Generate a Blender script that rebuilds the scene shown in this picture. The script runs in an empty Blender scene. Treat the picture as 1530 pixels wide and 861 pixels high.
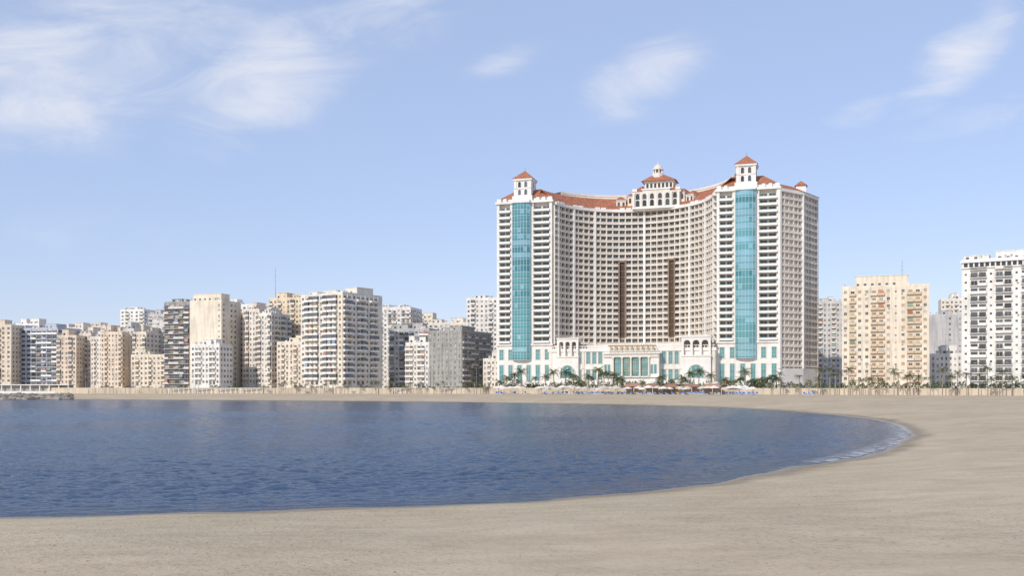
import bpy, math, random
import numpy as np
from math import sin, cos, pi, atan2, sqrt, radians
random.seed(7); RNG = np.random.RandomState(5)
S = bpy.context.scene; COL = S.collection
F = 1469.0; CX = 765.0; HY = 577.0; CH = 6.0; CITY = 4.6
def X_(px, D): return (px-CX)/F*D

# ------------------------------------------------------------------ materials
def nd(nt, t, **k):
    n = nt.nodes.new(t)
    for a, b in k.items(): setattr(n, a, b)
    return n
def mat(name, col, rough=.8, var=.12, scale=(.3,.3,.3), metal=0., spec=.3, bump=0., bscale=4., rnd=0., stain=0.):
    m = bpy.data.materials.new(name); m.use_nodes = True; nt = m.node_tree; L = nt.links
    b = nt.nodes['Principled BSDF']
    b.inputs['Roughness'].default_value = rough; b.inputs['Metallic'].default_value = metal
    b.inputs['Specular IOR Level'].default_value = spec
    tc = nd(nt, 'ShaderNodeTexCoord'); mp = nd(nt, 'ShaderNodeMapping'); mp.inputs['Scale'].default_value = scale
    L.new(tc.outputs['Object'], mp.inputs['Vector'])
    no = nd(nt, 'ShaderNodeTexNoise'); no.inputs['Scale'].default_value = 1.; no.inputs['Detail'].default_value = 5.; no.inputs['Roughness'].default_value = .6
    L.new(mp.outputs[0], no.inputs['Vector'])
    mr = nd(nt, 'ShaderNodeMapRange'); mr.inputs[1].default_value = .3; mr.inputs[2].default_value = .7
    mr.inputs[3].default_value = 1-var; mr.inputs[4].default_value = 1+var
    L.new(no.outputs['Fac'], mr.inputs[0]); fac = mr.outputs[0]
    if stain:
        mp2 = nd(nt, 'ShaderNodeMapping'); mp2.inputs['Scale'].default_value = (.9,.9,.07); L.new(tc.outputs['Object'], mp2.inputs['Vector'])
        n2 = nd(nt, 'ShaderNodeTexNoise'); n2.inputs['Scale'].default_value = 1.; n2.inputs['Detail'].default_value = 4.; L.new(mp2.outputs[0], n2.inputs['Vector'])
        m2 = nd(nt, 'ShaderNodeMapRange'); m2.inputs[1].default_value = .45; m2.inputs[2].default_value = .75; m2.inputs[3].default_value = 1.; m2.inputs[4].default_value = 1-stain
        L.new(n2.outputs['Fac'], m2.inputs[0])
        mu = nd(nt, 'ShaderNodeMath', operation='MULTIPLY'); L.new(fac, mu.inputs[0]); L.new(m2.outputs[0], mu.inputs[1]); fac = mu.outputs[0]
    if rnd:
        oi = nd(nt, 'ShaderNodeObjectInfo'); m3 = nd(nt, 'ShaderNodeMapRange'); m3.inputs[3].default_value = 1-rnd; m3.inputs[4].default_value = 1+rnd
        L.new(oi.outputs['Random'], m3.inputs[0])
        mu = nd(nt, 'ShaderNodeMath', operation='MULTIPLY'); L.new(fac, mu.inputs[0]); L.new(m3.outputs[0], mu.inputs[1]); fac = mu.outputs[0]
    vm = nd(nt, 'ShaderNodeVectorMath', operation='SCALE'); vm.inputs[0].default_value = col[:3]; L.new(fac, vm.inputs['Scale'])
    L.new(vm.outputs[0], b.inputs['Base Color'])
    if bump:
        bn = nd(nt, 'ShaderNodeTexNoise'); bn.inputs['Scale'].default_value = bscale; bn.inputs['Detail'].default_value = 6
        L.new(tc.outputs['Object'], bn.inputs['Vector'])
        bu = nd(nt, 'ShaderNodeBump'); bu.inputs['Strength'].default_value = bump; bu.inputs['Distance'].default_value = .1
        L.new(bn.outputs['Fac'], bu.inputs['Height']); L.new(bu.outputs[0], b.inputs['Normal'])
    return m
def wallm(name, col, stain=.3): return mat(name, col, .85, .1, (.12,.12,.2), spec=.2, stain=stain)

M = {}
M['white'] = wallm('white_plaster', (.80,.77,.71), .22)
M['offwhite'] = wallm('offwhite_plaster', (.76,.71,.63), .3)
M['cream'] = wallm('cream_plaster', (.78,.69,.55), .25)
M['beige'] = wallm('beige_plaster', (.74,.64,.51), .3)
M['peach'] = wallm('peach_plaster', (.77,.64,.50), .3)
M['pink'] = wallm('pink_plaster', (.76,.66,.57), .3)
M['yellow'] = wallm('yellow_plaster', (.77,.64,.46), .3)
M['grey'] = wallm('grey_plaster', (.54,.52,.50), .35)
M['darkgrey'] = wallm('dark_grey_render', (.38,.37,.36), .35)
M['bluegrey'] = wallm('blue_grey_render', (.50,.53,.57), .25)
M['palegrey'] = wallm('pale_grey_plaster', (.66,.63,.59), .3)
M['net'] = wallm('grey_scaffold_net', (.38,.37,.34), .45)
M['brownwall'] = wallm('tan_balcony_paint', (.66,.51,.35), .3)
M['hwhite'] = wallm('hotel_white_stone', (.80,.765,.705), .1)
M['hpink'] = wallm('hotel_beige_stone', (.76,.685,.59), .12)
M['hback'] = wallm('hotel_recess_wall', (.50,.42,.34), .1)  # stone tone darkened, loggia shade is put into the wall colour
M['hback2'] = wallm('hotel_side_recess_wall', (.38,.32,.26), .1)  # darker still: shade of deeper recesses painted into the colour
M['tile'] = mat('red_roof_tile', (.38,.15,.085), .8, .3, (.6,.6,.6), bump=.3, bscale=3)
M['slot'] = mat('dark_brown_recess', (.085,.062,.05), .7, .2)
M['slotrim'] = mat('brown_stone_trim', (.26,.18,.13), .8, .15)
M['glass'] = mat('dark_window_glass', (.08,.09,.10), .12, .2, spec=.5, rnd=.6)
M['hglass'] = mat('hotel_window_glass', (.058,.068,.062), .12, .5, (.35,.35,.35), spec=.5, rnd=.5)
M['curtain'] = mat('curtained_glass', (.42,.39,.34), .4, .2, rnd=.4)
M['frame'] = mat('window_frame_paint', (.55,.52,.48), .6, .1)
M['darkframe'] = mat('dark_window_frame', (.08,.07,.06), .5, .1)
M['shutter'] = mat('brown_shutter', (.34,.25,.18), .7, .2, rnd=.4)
M['teal'] = mat('teal_curtain_glass', (.12,.34,.355), .1, .15, (.1,.1,.05), metal=.35, spec=.6)
M['teal2'] = mat('pale_teal_curtain_glass', (.28,.51,.56), .08, .15, (.1,.1,.05), metal=.5, spec=.6)
M['teal3'] = mat('deep_teal_curtain_glass', (.07,.235,.27), .1, .15, (.1,.1,.05), metal=.3, spec=.6)
M['podglass'] = mat('grey_teal_glass', (.14,.33,.335), .12, .25, (.3,.3,.3), metal=.3, spec=.6)
M['mullion'] = mat('pale_green_mullion', (.42,.54,.53), .5, .1)
M['rail'] = mat('dark_iron_railing', (.10,.10,.10), .5, .1)
M['metal'] = mat('grey_metal', (.35,.35,.35), .4, .1, metal=.6)
M['whitep'] = mat('white_paint', (.80,.79,.77), .5, .06)
M['blue'] = mat('blue_fabric', (.05,.16,.50), .8, .15, rnd=.3)
M['clothred'] = mat('faded_rust_awning', (.45,.22,.14), .9, .2, rnd=.3)
M['clothblue'] = mat('faded_blue_awning', (.25,.33,.42), .9, .2, rnd=.3)
M['clothgreen'] = mat('faded_green_awning', (.27,.36,.28), .9, .2, rnd=.3)
M['canvas'] = mat('beige_canvas', (.72,.64,.53), .9, .1, rnd=.2)
M['wood'] = mat('brown_wood', (.26,.17,.11), .8, .25, (2,2,2))
M['gold'] = mat('gold_brown_paint', (.48,.38,.21), .6, .15)
M['paleplank'] = mat('weathered_pale_wood', (.55,.48,.39), .85, .25, (2,2,2), rnd=.3)
M['redroof'] = mat('red_brown_hut_roof', (.33,.18,.125), .85, .3, (1,1,1), rnd=.3)
M['trunk'] = mat('palm_trunk_bark', (.32,.26,.20), .9, .35, (2,2,6), bump=.6, bscale=5, rnd=.3)
M['frond'] = mat('palm_frond_green', (.10,.135,.05), .6, .4, (.9,.9,.9), spec=.3, rnd=.35)
M['fronddry'] = mat('palm_frond_dry', (.28,.23,.13), .8, .3, (1,1,1), rnd=.2)
M['leaf'] = mat('hedge_leaf_green', (.065,.10,.04), .6, .5, (.5,.5,.5), rnd=.2)
M['leaf2'] = mat('hedge_leaf_light', (.12,.15,.06), .6, .4, (.5,.5,.5), rnd=.2)
M['rock'] = mat('grey_brown_rock', (.27,.235,.20), .9, .3, (.8,.8,.8), bump=.8, bscale=2, rnd=.35)
M['pave'] = mat('promenade_paving', (.44,.38,.31), .9, .12, (.2,.2,.2))
M['asphalt'] = mat('asphalt', (.06,.06,.062), .9, .15)
M['seawall'] = wallm('beige_sea_wall', (.62,.53,.41), .3)
M['pebble'] = mat('dark_shell_grit', (.27,.21,.145), .9, .4, (3,3,3))

# ------------------------------------------------------------------ mesh builder
class MB:
    def __init__(s): s.v=[]; s.f=[]; s.m=[]; s._me=None
    def poly(s, pts, m):
        b=len(s.v); s.v += [tuple(p) for p in pts]; s.f.append(tuple(range(b,b+len(pts)))); s.m.append(m)
    def hexa(s, p, m):
        b=len(s.v); s.v += p
        for q in ((0,3,2,1),(4,5,6,7),(0,1,5,4),(1,2,6,5),(2,3,7,6),(3,0,4,7)):
            s.f.append(tuple(b+i for i in q)); s.m.append(m)
    def box(s,x0,x1,y0,y1,z0,z1,m):
        s.hexa([(x0,y0,z0),(x1,y0,z0),(x1,y1,z0),(x0,y1,z0),(x0,y0,z1),(x1,y0,z1),(x1,y1,z1),(x0,y1,z1)],m)
    def fbox(s,o,a,s0,s1,n0,n1,z0,z1,m):
        q=[P(o,a,s0,n1),P(o,a,s1,n1),P(o,a,s1,n0),P(o,a,s0,n0)]
        s.hexa([(x,y,z0) for x,y in q]+[(x,y,z1) for x,y in q],m)
    def frust(s,r0,z0,r1,z1,m):   # rects (x0,x1,y0,y1)
        g=lambda r,z:[(r[0],r[2],z),(r[1],r[2],z),(r[1],r[3],z),(r[0],r[3],z)]
        s.hexa(g(r0,z0)+g(r1,z1),m)
    def prism(s,pts,z0,z1,m,top=None):
        n=len(pts); b=len(s.v); t=top or pts
        s.v += [(x,y,z0) for x,y in pts]+[(x,y,z1) for x,y in t]
        for i in range(n):
            j=(i+1)%n; s.f.append((b+i,b+j,b+n+j,b+n+i)); s.m.append(m)
        s.f.append(tuple(b+n+i for i in range(n))); s.m.append(m)
        s.f.append(tuple(b+n-1-i for i in range(n))); s.m.append(m)
    def lathe(s,prof,n,m,cx=0,cy=0,ph=0):
        b=len(s.v)
        for r,z in prof:
            for k in range(n):
                a=2*pi*k/n+ph; s.v.append((cx+r*cos(a),cy+r*sin(a),z))
        for i in range(len(prof)-1):
            for k in range(n):
                k2=(k+1)%n; s.f.append((b+i*n+k,b+i*n+k2,b+(i+1)*n+k2,b+(i+1)*n+k)); s.m.append(m)
        s.f.append(tuple(b+(len(prof)-1)*n+k for k in range(n))); s.m.append(m)
    def tube(s,p,q,r0,r1,n,m):
        p=np.array(p,float); q=np.array(q,float); d=q-p; d/=np.linalg.norm(d)
        a=np.cross(d,(0,0,1) if abs(d[2])<.9 else (1,0,0)); a/=np.linalg.norm(a); c=np.cross(d,a); b=len(s.v)
        for o,r in ((p,r0),(q,r1)):
            for k in range(n):
                t=2*pi*k/n; s.v.append(tuple(o+r*(cos(t)*a+sin(t)*c)))
        for k in range(n):
            k2=(k+1)%n; s.f.append((b+k,b+k2,b+n+k2,b+n+k)); s.m.append(m)
        s.f.append(tuple(b+n+k for k in range(n))); s.m.append(m)
    def arch(s,w,h,y,m,x=0,z=0,n=8):     # flat panel, facing -y
        r=w/2; pts=[(x-r,y,z),(x+r,y,z)]
        for k in range(n+1):
            a=pi*k/n; pts.append((x+r*cos(a),y,z+h-r+r*sin(a)))
        s.poly(pts,m)
    def archframe(s,w,h,t,y0,y1,m,x=0,z=0,n=10):
        r=w/2; zi=z+h-r
        s.box(x-r-t,x-r,y0,y1,z,zi,m); s.box(x+r,x+r+t,y0,y1,z,zi,m)
        for k in range(n):
            a0=pi*k/n; a1=pi*(k+1)/n
            q=[((r)*cos(a0),r*sin(a0)),((r+t)*cos(a0),(r+t)*sin(a0)),((r+t)*cos(a1),(r+t)*sin(a1)),(r*cos(a1),r*sin(a1))]
            s.hexa([(x+u,y0,zi+v) for u,v in q]+[(x+u,y1,zi+v) for u,v in q],m)
    def add(s,o,x,y,z,a):
        b=len(s.v); c,d=cos(a),sin(a)
        s.v += [(x+c*p[0]-d*p[1], y+d*p[0]+c*p[1], z+p[2]) for p in o.v]
        s.f += [tuple(b+i for i in q) for q in o.f]; s.m += o.m
    def mesh(s,name):
        if s._me: return s._me
        me=bpy.data.meshes.new(name); me.from_pydata([tuple(map(float,p)) for p in s.v],[],s.f)
        sl=[]
        for m in s.m:
            if m not in sl: sl.append(m)
        for m in sl: me.materials.append(m)
        ix={m:i for i,m in enumerate(sl)}
        me.polygons.foreach_set('material_index',[ix[m] for m in s.m]); me.update(); s._me=me
        return me
    def build(s,name,parent=None,loc=(0,0,0),rz=0):
        return ob(name,s.mesh(name),parent,loc,rz)
def P(o,a,s,n): return (o[0]+s*cos(a)+n*sin(a), o[1]+s*sin(a)-n*cos(a))
def ob(name,data,parent=None,loc=(0,0,0),rz=0):
    o=bpy.data.objects.new(name,data); COL.objects.link(o); o.location=loc; o.rotation_euler=(0,0,rz)
    if parent: o.parent=parent
    return o
def tag(o,label=None,cat=None,group=None,kind=None):
    for k,v in (('label',label),('category',cat),('group',group),('kind',kind)):
        if v: o[k]=v
    return o
def thing(name,label,cat,loc=(0,0,0),rz=0,group=None):
    return tag(ob(name,None,None,loc,rz),label,cat,group)
def copy_tree(o,parent=None):
    c=o.copy(); COL.objects.link(c); c.parent=parent
    for ch in list(o.children): copy_tree(ch,c)
    return c
def emit(root,name,items,cap=100):
    for mb,x,y,z,a in items[:cap]: mb.build(name,root,(x,y,z),a)
    if len(items)>cap:
        r=MB()
        for mb,x,y,z,a in items[cap:]: r.add(mb,x,y,z,a)
        r.build(name,root)['kind']='stuff'
def gridmesh(name,V,nr,nc,extra_v=None,extra_f=None):
    idx=np.arange(nr*nc,dtype=np.int32).reshape(nr,nc)
    Fq=np.stack([idx[:-1,:-1],idx[:-1,1:],idx[1:,1:],idx[1:,:-1]],-1).reshape(-1,4)
    if extra_v is not None:
        b=len(V); V=np.concatenate([V,np.array(extra_v,float)]); Fq=np.concatenate([Fq,np.array(extra_f,np.int32)+b])
    me=bpy.data.meshes.new(name); me.vertices.add(len(V)); me.vertices.foreach_set('co',V.astype(np.float32).ravel())
    me.loops.add(Fq.size); me.loops.foreach_set('vertex_index',Fq.astype(np.int32).ravel())
    me.polygons.add(len(Fq)); me.polygons.foreach_set('loop_start',np.arange(0,Fq.size,4,dtype=np.int32))
    me.polygons.foreach_set('use_smooth',np.ones(len(Fq),bool)); me.update(calc_edges=True); me.validate()
    return me

# ------------------------------------------------------------------ terrain, water
def wpt(px,py): D=CH*F/(py-HY); return (X_(px,D),D)
near=[(0,776),(200,768),(400,765),(600,757),(750,752),(900,742),(1000,732),(1100,716),(1200,697),(1290,682),(1340,665),(1361,649),(1346,636),(1300,626),(1200,616.5),(1100,610),(1000,606.5),(800,603),(600,600.5),(400,599),(200,598),(110,597.3)]
pl=[(-3000,-60),(-220,18),(-90,36)]+[wpt(*p) for p in near]+[(-236,436),(-330,450),(-600,500),(-3000,700)]
def chaikin(p,k):
    for _ in range(k):
        q=[p[0]]
        for a,b in zip(p[:-1],p[1:]):
            q+= [(.75*a[0]+.25*b[0],.75*a[1]+.25*b[1]),(.25*a[0]+.75*b[0],.25*a[1]+.75*b[1])]
        p=q+[p[-1]]
    return p
SH=np.array(chaikin(pl,3))
def sdist(x,y,SH=SH):
    x=np.asarray(x,float); y=np.asarray(y,float); best=np.full(x.shape,1e18); ins=np.zeros(x.shape,bool)
    n=len(SH)
    for i in range(n):
        ax,ay=SH[i]; bx,by=SH[(i+1)%n]; dx,dy=bx-ax,by-ay; l=dx*dx+dy*dy+1e-12
        if i<n-1:
            t=np.clip(((x-ax)*dx+(y-ay)*dy)/l,0,1); d=(x-ax-t*dx)**2+(y-ay-t*dy)**2; best=np.minimum(best,d)
        if ay!=by:
            c=((ay>y)!=(by>y))&(x<dx*(y-ay)/(by-ay)+ax); ins^=c
    d=np.sqrt(best); return np.where(ins,-d,d)
def hgt(x,y):
    d=sdist(x,y); x=np.asarray(x,float); y=np.asarray(y,float)
    d=d+(.3*np.sin(x*.35+1.3*np.sin(y*.11))+.18*np.sin(x*.9+y*.2))*np.exp(-np.abs(d)/8)
    z=np.where(d>0,2.3*(1-np.exp(-np.maximum(d,0)/28)),np.maximum(d*.09,-4))
    u=.05*np.sin(x*.31+y*.17)+.045*np.sin(x*.13-y*.36+1)+.02*np.sin(x*.7+y*.55)+.015*np.sin(x*1.3-y*.9+2)
    return z+u*np.clip(d/6,0,1)
def gz(x,y): return float(hgt(np.array([x]),np.array([y]))[0])
ts=np.linspace(-1.35,1.35,430)
ys=np.concatenate([np.linspace(-12,20,24),np.geomspace(20.6,900,390),np.geomspace(950,9000,14)])
T,Yg=np.meshgrid(ts,ys); Xg=T*(Yg+26); Z=hgt(Xg.ravel(),Yg.ravel())
me=gridmesh('beach',np.stack([Xg.ravel(),Yg.ravel(),Z],1),*Xg.shape)
m=bpy.data.materials.new('beach_sand'); m.use_nodes=True; nt=m.node_tree; L=nt.links; b=nt.nodes['Principled BSDF']
ge=nd(nt,'ShaderNodeNewGeometry')
def noise(nt,vec,scale,detail=5,rough=.6,sc=None,dist=0.,rot=0.):
    if sc:
        mp=nd(nt,'ShaderNodeMapping'); mp.inputs['Scale'].default_value=sc; mp.inputs['Rotation'].default_value=(0,0,rot); nt.links.new(vec,mp.inputs[0]); vec=mp.outputs[0]
    n=nd(nt,'ShaderNodeTexNoise'); n.inputs['Scale'].default_value=scale; n.inputs['Detail'].default_value=detail; n.inputs['Roughness'].default_value=rough; n.inputs['Distortion'].default_value=dist
    nt.links.new(vec,n.inputs['Vector']); return n.outputs['Fac']
def ramp(nt,f,stops):
    r=nd(nt,'ShaderNodeValToRGB'); e=r.color_ramp.elements
    while len(e)<len(stops): e.new(.5)
    for k,(p,c) in enumerate(stops): e[k].position=p; e[k].color=tuple(c)+(1,) if len(c)==3 else c
    nt.links.new(f,r.inputs[0]); return r.outputs[0]
def mixc(nt,f,a,bb,bt='MIX'):
    x=nd(nt,'ShaderNodeMix',data_type='RGBA',blend_type=bt)
    for s,v in ((x.inputs['Factor'],f),(x.inputs['A'],a),(x.inputs['B'],bb)):
        if isinstance(v,(int,float)): s.default_value=v
        elif isinstance(v,tuple): s.default_value=v+(1,) if len(v)==3 else v
        else: nt.links.new(v,s)
    return x.outputs['Result']
def mrange(nt,f,a,b_,c,d,smooth=False):
    r=nd(nt,'ShaderNodeMapRange'); 
    if smooth: r.interpolation_type='SMOOTHSTEP'
    for i,v in enumerate((a,b_,c,d)): r.inputs[i+1].default_value=v
    nt.links.new(f,r.inputs[0]); return r.outputs[0]
pos=ge.outputs['Position']
c=ramp(nt,noise(nt,pos,.07,6,.6),[(.3,(.48,.385,.262)),(.5,(.535,.435,.30)),(.7,(.585,.48,.335))])
sp=ramp(nt,noise(nt,pos,5.,4,.75),[(.34,(.62,.59,.54)),(.48,(1,1,1))])
patch=mrange(nt,noise(nt,pos,.05,3,.5),.42,.62,.9,.35)
c=mixc(nt,patch,c,mixc(nt,1.,c,sp,'MULTIPLY'))
sp2=ramp(nt,noise(nt,pos,.7,6,.68,(.5,1,1)),[(.33,(.82,.81,.79)),(.6,(1.05,1.05,1.05))])
c=mixc(nt,.75,c,sp2,'MULTIPLY')
sx=nd(nt,'ShaderNodeSeparateXYZ'); L.new(pos,sx.inputs[0])
wn_=nd(nt,'ShaderNodeMath',operation='MULTIPLY_ADD'); L.new(noise(nt,pos,.35,4,.6),wn_.inputs[0]); wn_.inputs[1].default_value=-.22; wn_.inputs[2].default_value=.11
wz=nd(nt,'ShaderNodeMath',operation='ADD'); L.new(sx.outputs['Z'],wz.inputs[0]); L.new(wn_.outputs[0],wz.inputs[1])
wet=mrange(nt,wz.outputs[0],.06,.26,1,0,True)
c=mixc(nt,wet,c,mixc(nt,1.,c,(.56,.53,.49),'MULTIPLY'))
L.new(c,b.inputs['Base Color']); L.new(mrange(nt,sx.outputs['Z'],.03,.2,.3,.95),b.inputs['Roughness']); b.inputs['Specular IOR Level'].default_value=.25
bu=nd(nt,'ShaderNodeBump'); L.new(mrange(nt,noise(nt,pos,.05,3,.5),.42,.62,.65,.28),bu.inputs['Strength']); bu.inputs['Distance'].default_value=.1
ad=nd(nt,'ShaderNodeMath',operation='ADD'); L.new(noise(nt,pos,1.6,6,.65),ad.inputs[0]); L.new(noise(nt,pos,6.,4,.6),ad.inputs[1])
L.new(ad.outputs[0],bu.inputs['Height']); L.new(bu.outputs[0],b.inputs['Normal'])
me.materials.append(m); tag(ob('beach',me),'pale beige sand beach curving round the bay, footprints in the foreground','beach',kind='structure')

# water: real small wind waves
m=bpy.data.materials.new('sea_water'); m.use_nodes=True; nt=m.node_tree; L=nt.links; nt.nodes.remove(nt.nodes['Principled BSDF']); out=nt.nodes['Material Output']
ge=nd(nt,'ShaderNodeNewGeometry'); pos=ge.outputs['Position']
c=ramp(nt,noise(nt,pos,.02,4,.6,(.5,1.6,1)),[(.35,(.026,.052,.105)),(.65,(.038,.070,.132))])
di=nd(nt,'ShaderNodeBsdfDiffuse'); L.new(c,di.inputs['Color'])
gl=nd(nt,'ShaderNodeBsdfGlossy'); gl.inputs['Roughness'].default_value=.1; gl.inputs['Color'].default_value=(.97,.97,.95,1)
bu=nd(nt,'ShaderNodeBump'); bu.inputs['Strength'].default_value=1.; bu.inputs['Distance'].default_value=.13
L.new(noise(nt,pos,3.4,5,.68,(.7,1.2,1),.3),bu.inputs['Height']); L.new(bu.outputs[0],gl.inputs['Normal'])
fr=nd(nt,'ShaderNodeFresnel'); fr.inputs['IOR'].default_value=1.33; L.new(bu.outputs[0],fr.inputs['Normal'])
mx=nd(nt,'ShaderNodeMixShader'); L.new(mrange(nt,fr.outputs[0],0,.7,.05,.68),mx.inputs[0]); L.new(di.outputs[0],mx.inputs[1]); L.new(gl.outputs[0],mx.inputs[2]); L.new(mx.outputs[0],out.inputs['Surface'])
tw=np.linspace(-.70,.60,860); yw=np.geomspace(37,470,860); T,Yw=np.meshgrid(tw,yw); Xw=T*Yw
x=Xw.ravel(); y=Yw.ravel(); zw=np.zeros_like(x)
wind=.75+.35*np.sin(x*.021+y*.013+1)*np.sin(y*.034-x*.007)+.2*np.sin(x*.05-y*.07)
for k in range(80):
    lam=float(np.exp(RNG.uniform(np.log(.42),np.log(2.0)))); th=RNG.normal(-1.4,.45); a=.0062*lam
    kx,ky=2*pi/lam*cos(th),2*pi/lam*sin(th); fade=np.clip(lam/(y*.0036)-.55,0,1)
    zw+=a*fade*np.sin(kx*x+ky*y+RNG.uniform(0,6.28))
dsh=sdist(x,y,np.array(chaikin(pl,1)))
zw*=np.clip(wind,.4,1.3)*np.clip(-dsh/9,.12,1)
me=gridmesh('sea_water',np.stack([x,y,zw],1),*Xw.shape,[(-4000,-200,-.4),(160,-200,-.4),(160,720,-.4),(-4000,900,-.4)],[(0,1,2,3)])
me.materials.append(m); tag(ob('sea_water',me),'rippled blue sea water filling the curved bay','sea',kind='structure')

# foam along the tip of the bay
m=bpy.data.materials.new('sea_foam'); m.use_nodes=True; nt=m.node_tree; L=nt.links; b=nt.nodes['Principled BSDF']
b.inputs['Base Color'].default_value=(.72,.71,.68,1); b.inputs['Roughness'].default_value=.6
ge=nd(nt,'ShaderNodeNewGeometry'); at=nd(nt,'ShaderNodeAttribute',attribute_name='edge')
mu=nd(nt,'ShaderNodeMath',operation='MULTIPLY'); L.new(mrange(nt,noise(nt,ge.outputs['Position'],.8,5,.7,(1,1,1)),.42,.6,0,.95),mu.inputs[0]); L.new(at.outputs['Fac'],mu.inputs[1])
L.new(mu.outputs[0],b.inputs['Alpha'])
sel=[i for i in range(len(SH)) if SH[i][1]>60 and SH[i][1]<300 and SH[i][0]>18]
fv=[];ff=[];fe=[]
for k,i in enumerate(sel):
    t=SH[min(i+1,len(SH)-1)]-SH[i-1]; t/=np.linalg.norm(t); n=np.array([t[1],-t[0]])
    if sdist([SH[i][0]+n[0]],[SH[i][1]+n[1]])[0]<0: n=-n
    amp=1. if 76<SH[i][1]<150 else .4
    for d,e in ((-2.4*amp,0),(-1.1*amp,.55*amp),(-.2,.9*amp),(.6,0)):
        x_,y_=SH[i]+n*d; fv.append((x_,y_,max(gz(x_,y_),0)+.03)); fe.append(e)
for k in range(len(sel)-1):
    for j in range(3): ff.append((k*4+j,k*4+j+1,k*4+5+j,k*4+4+j))
me=bpy.data.meshes.new('foam'); me.from_pydata(fv,[],ff); me.materials.append(m)
a=me.attributes.new('edge','FLOAT','POINT'); a.data.foreach_set('value',fe)
tag(ob('sea_foam',me),'thin white foam where ripples meet the sand at the bay tip','foam',kind='stuff')

# grit on the foreground sand
pb=MB(); n=0
while n<2400:
    y=random.uniform(23,46); x=random.uniform(-.56,.56)*y
    if random.random()>(.9 if x<-4 else .12): continue
    n+=1; s=random.uniform(.01,.03)*(1.4 if random.random()<.06 else 1)
    pb.poly([(x-s*1.5,y,0),(x+s,y-s,0),(x+s,y+s,0)],M['pebble']); q=len(pb.v)
    pb.v[-3:]=[(x-s*1.5,y-s,-.01),(x+s*1.3,y-s*.6,-.01),(x,y+s,-.01)]; pb.v.append((x,y,s*.9))
    pb.f+= [(q-3,q-2,q),(q-2,q-1,q),(q-1,q-3,q)]; pb.m+=[M['pebble']]*3
vv=np.array(pb.v); dd=sdist(vv[:,0],vv[:,1]); hh=hgt(vv[:,0],vv[:,1]); vv[:,2]+=np.where(dd>1.2,hh,-3); pb.v=[tuple(p) for p in vv]
tag(pb.build('shell_grit'),'dark shell grit scattered over the foreground sand','grit',kind='stuff')

# promenade slab + road + sea wall
PX=[-900,-300,0,150,400,650,765,900,1150,1350,1530,1800,2300]; PD=[620,560,520,500,490,470,462,455,425,395,372,340,290]
def promD(px): return float(np.interp(px,PX,PD))
line=[(X_(px,promD(px)),promD(px)) for px in range(-900,2301,50)]
pr=MB(); pr.prism(line+[(2600,2600),(-2600,2600)],1.2,CITY,M['pave']); tag(pr.build('promenade'),'paved promenade terrace under the seafront buildings','promenade',kind='structure')
rd=MB()
for a,c in zip(line[:-1],line[1:]):
    rd.poly([(a[0],a[1]+9,CITY+.006),(c[0],c[1]+9,CITY+.006),(c[0],c[1]+21,CITY+.006),(a[0],a[1]+21,CITY+.006)],M['asphalt'])
tag(rd.build('coast_road'),'asphalt coast road behind the promenade','road',kind='structure')
sw=MB()
for a,c in zip(line[:-1],line[1:]):
    an=atan2(c[1]-a[1],c[0]-a[0]); l=sqrt((c[0]-a[0])**2+(c[1]-a[1])**2); sw.fbox(a,an,0,l,.02,.4,1.,CITY+.45,M['seawall'])
tag(sw.build('sea_wall'),'low beige sea wall along the back of the beach','sea wall')

# ------------------------------------------------------------------ generic building pieces
_pc={}
def win(w,h,kind):
    w=round(w,1); h=round(h,1); k=('w',w,h,kind)
    if k in _pc: return _pc[k]
    b=MB(); fr=M['darkframe'] if kind in('dk',) else M['frame']
    if kind=='sh': b.box(-w/2,w/2,-.12,0,0,h,M['shutter'])
    else:
        g={'cu':M['curtain'],'ho':M['hglass']}.get(kind,M['glass'])
        b.poly([(-w/2,-.06,0),(w/2,-.06,0),(w/2,-.06,h),(-w/2,-.06,h)],g)
        t=.09
        b.box(-w/2,-w/2+t,-.12,0,0,h,fr); b.box(w/2-t,w/2,-.12,0,0,h,fr); b.box(-w/2+t,w/2-t,-.119,0,h-t,h,fr); b.box(-w/2+t,w/2-t,-.119,0,0,t,fr); b.box(-.05,.05,-.118,0,t,h-t,fr)
    _pc[k]=b; return b
def balc(w,dep,style,m):
    w=round(w,1); k=('b',w,dep,style,m.name)
    if k in _pc: return _pc[k]
    b=MB(); h=w/2
    b.box(-h,h,-dep,0,-.22,0,m)
    if style=='rail':
        b.box(-h,h,-dep,-dep+.06,1.0,1.08,M['rail'])
        n=max(4,int(w/.35))
        for i in range(n+1):
            x=-h+.04+(w-.08)*i/n; b.box(x-.03,x+.03,-dep+.01,-dep+.05,0,1.,M['rail'])
        for x in (-h,h-.06): b.box(x,x+.06,-dep+.06,0,1.0,1.08,M['rail'])
    else:
        b.box(-h,h,-dep,-dep+.14,0,.95,m); b.box(-h,-h+.14,-dep+.14,0,0,.95,m); b.box(h-.14,h,-dep+.14,0,0,.95,m)
        if style=='encl':
            b.box(-h+.05,h-.05,-dep+.04,-dep+.1,.95,2.7,M['glass'])
            for i in range(5):
                x=-h+.05+(w-.2)*i/4; b.box(x,x+.1,-dep+.0,-dep+.13,.95,2.7,M['frame'])
            b.box(-h+.04,-h+.1,-dep+.14,0,.95,2.7,M['glass']); b.box(h-.1,h-.04,-dep+.14,0,.95,2.7,M['glass'])
    _pc[k]=b; return b
tankm=MB(); tankm.lathe([(.8,0),(.8,1.6),(.3,1.9)],12,M['whitep'])
dish=MB(); dish.tube((0,0,0),(0,0,1.2),.06,.06,6,M['metal'])
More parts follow.
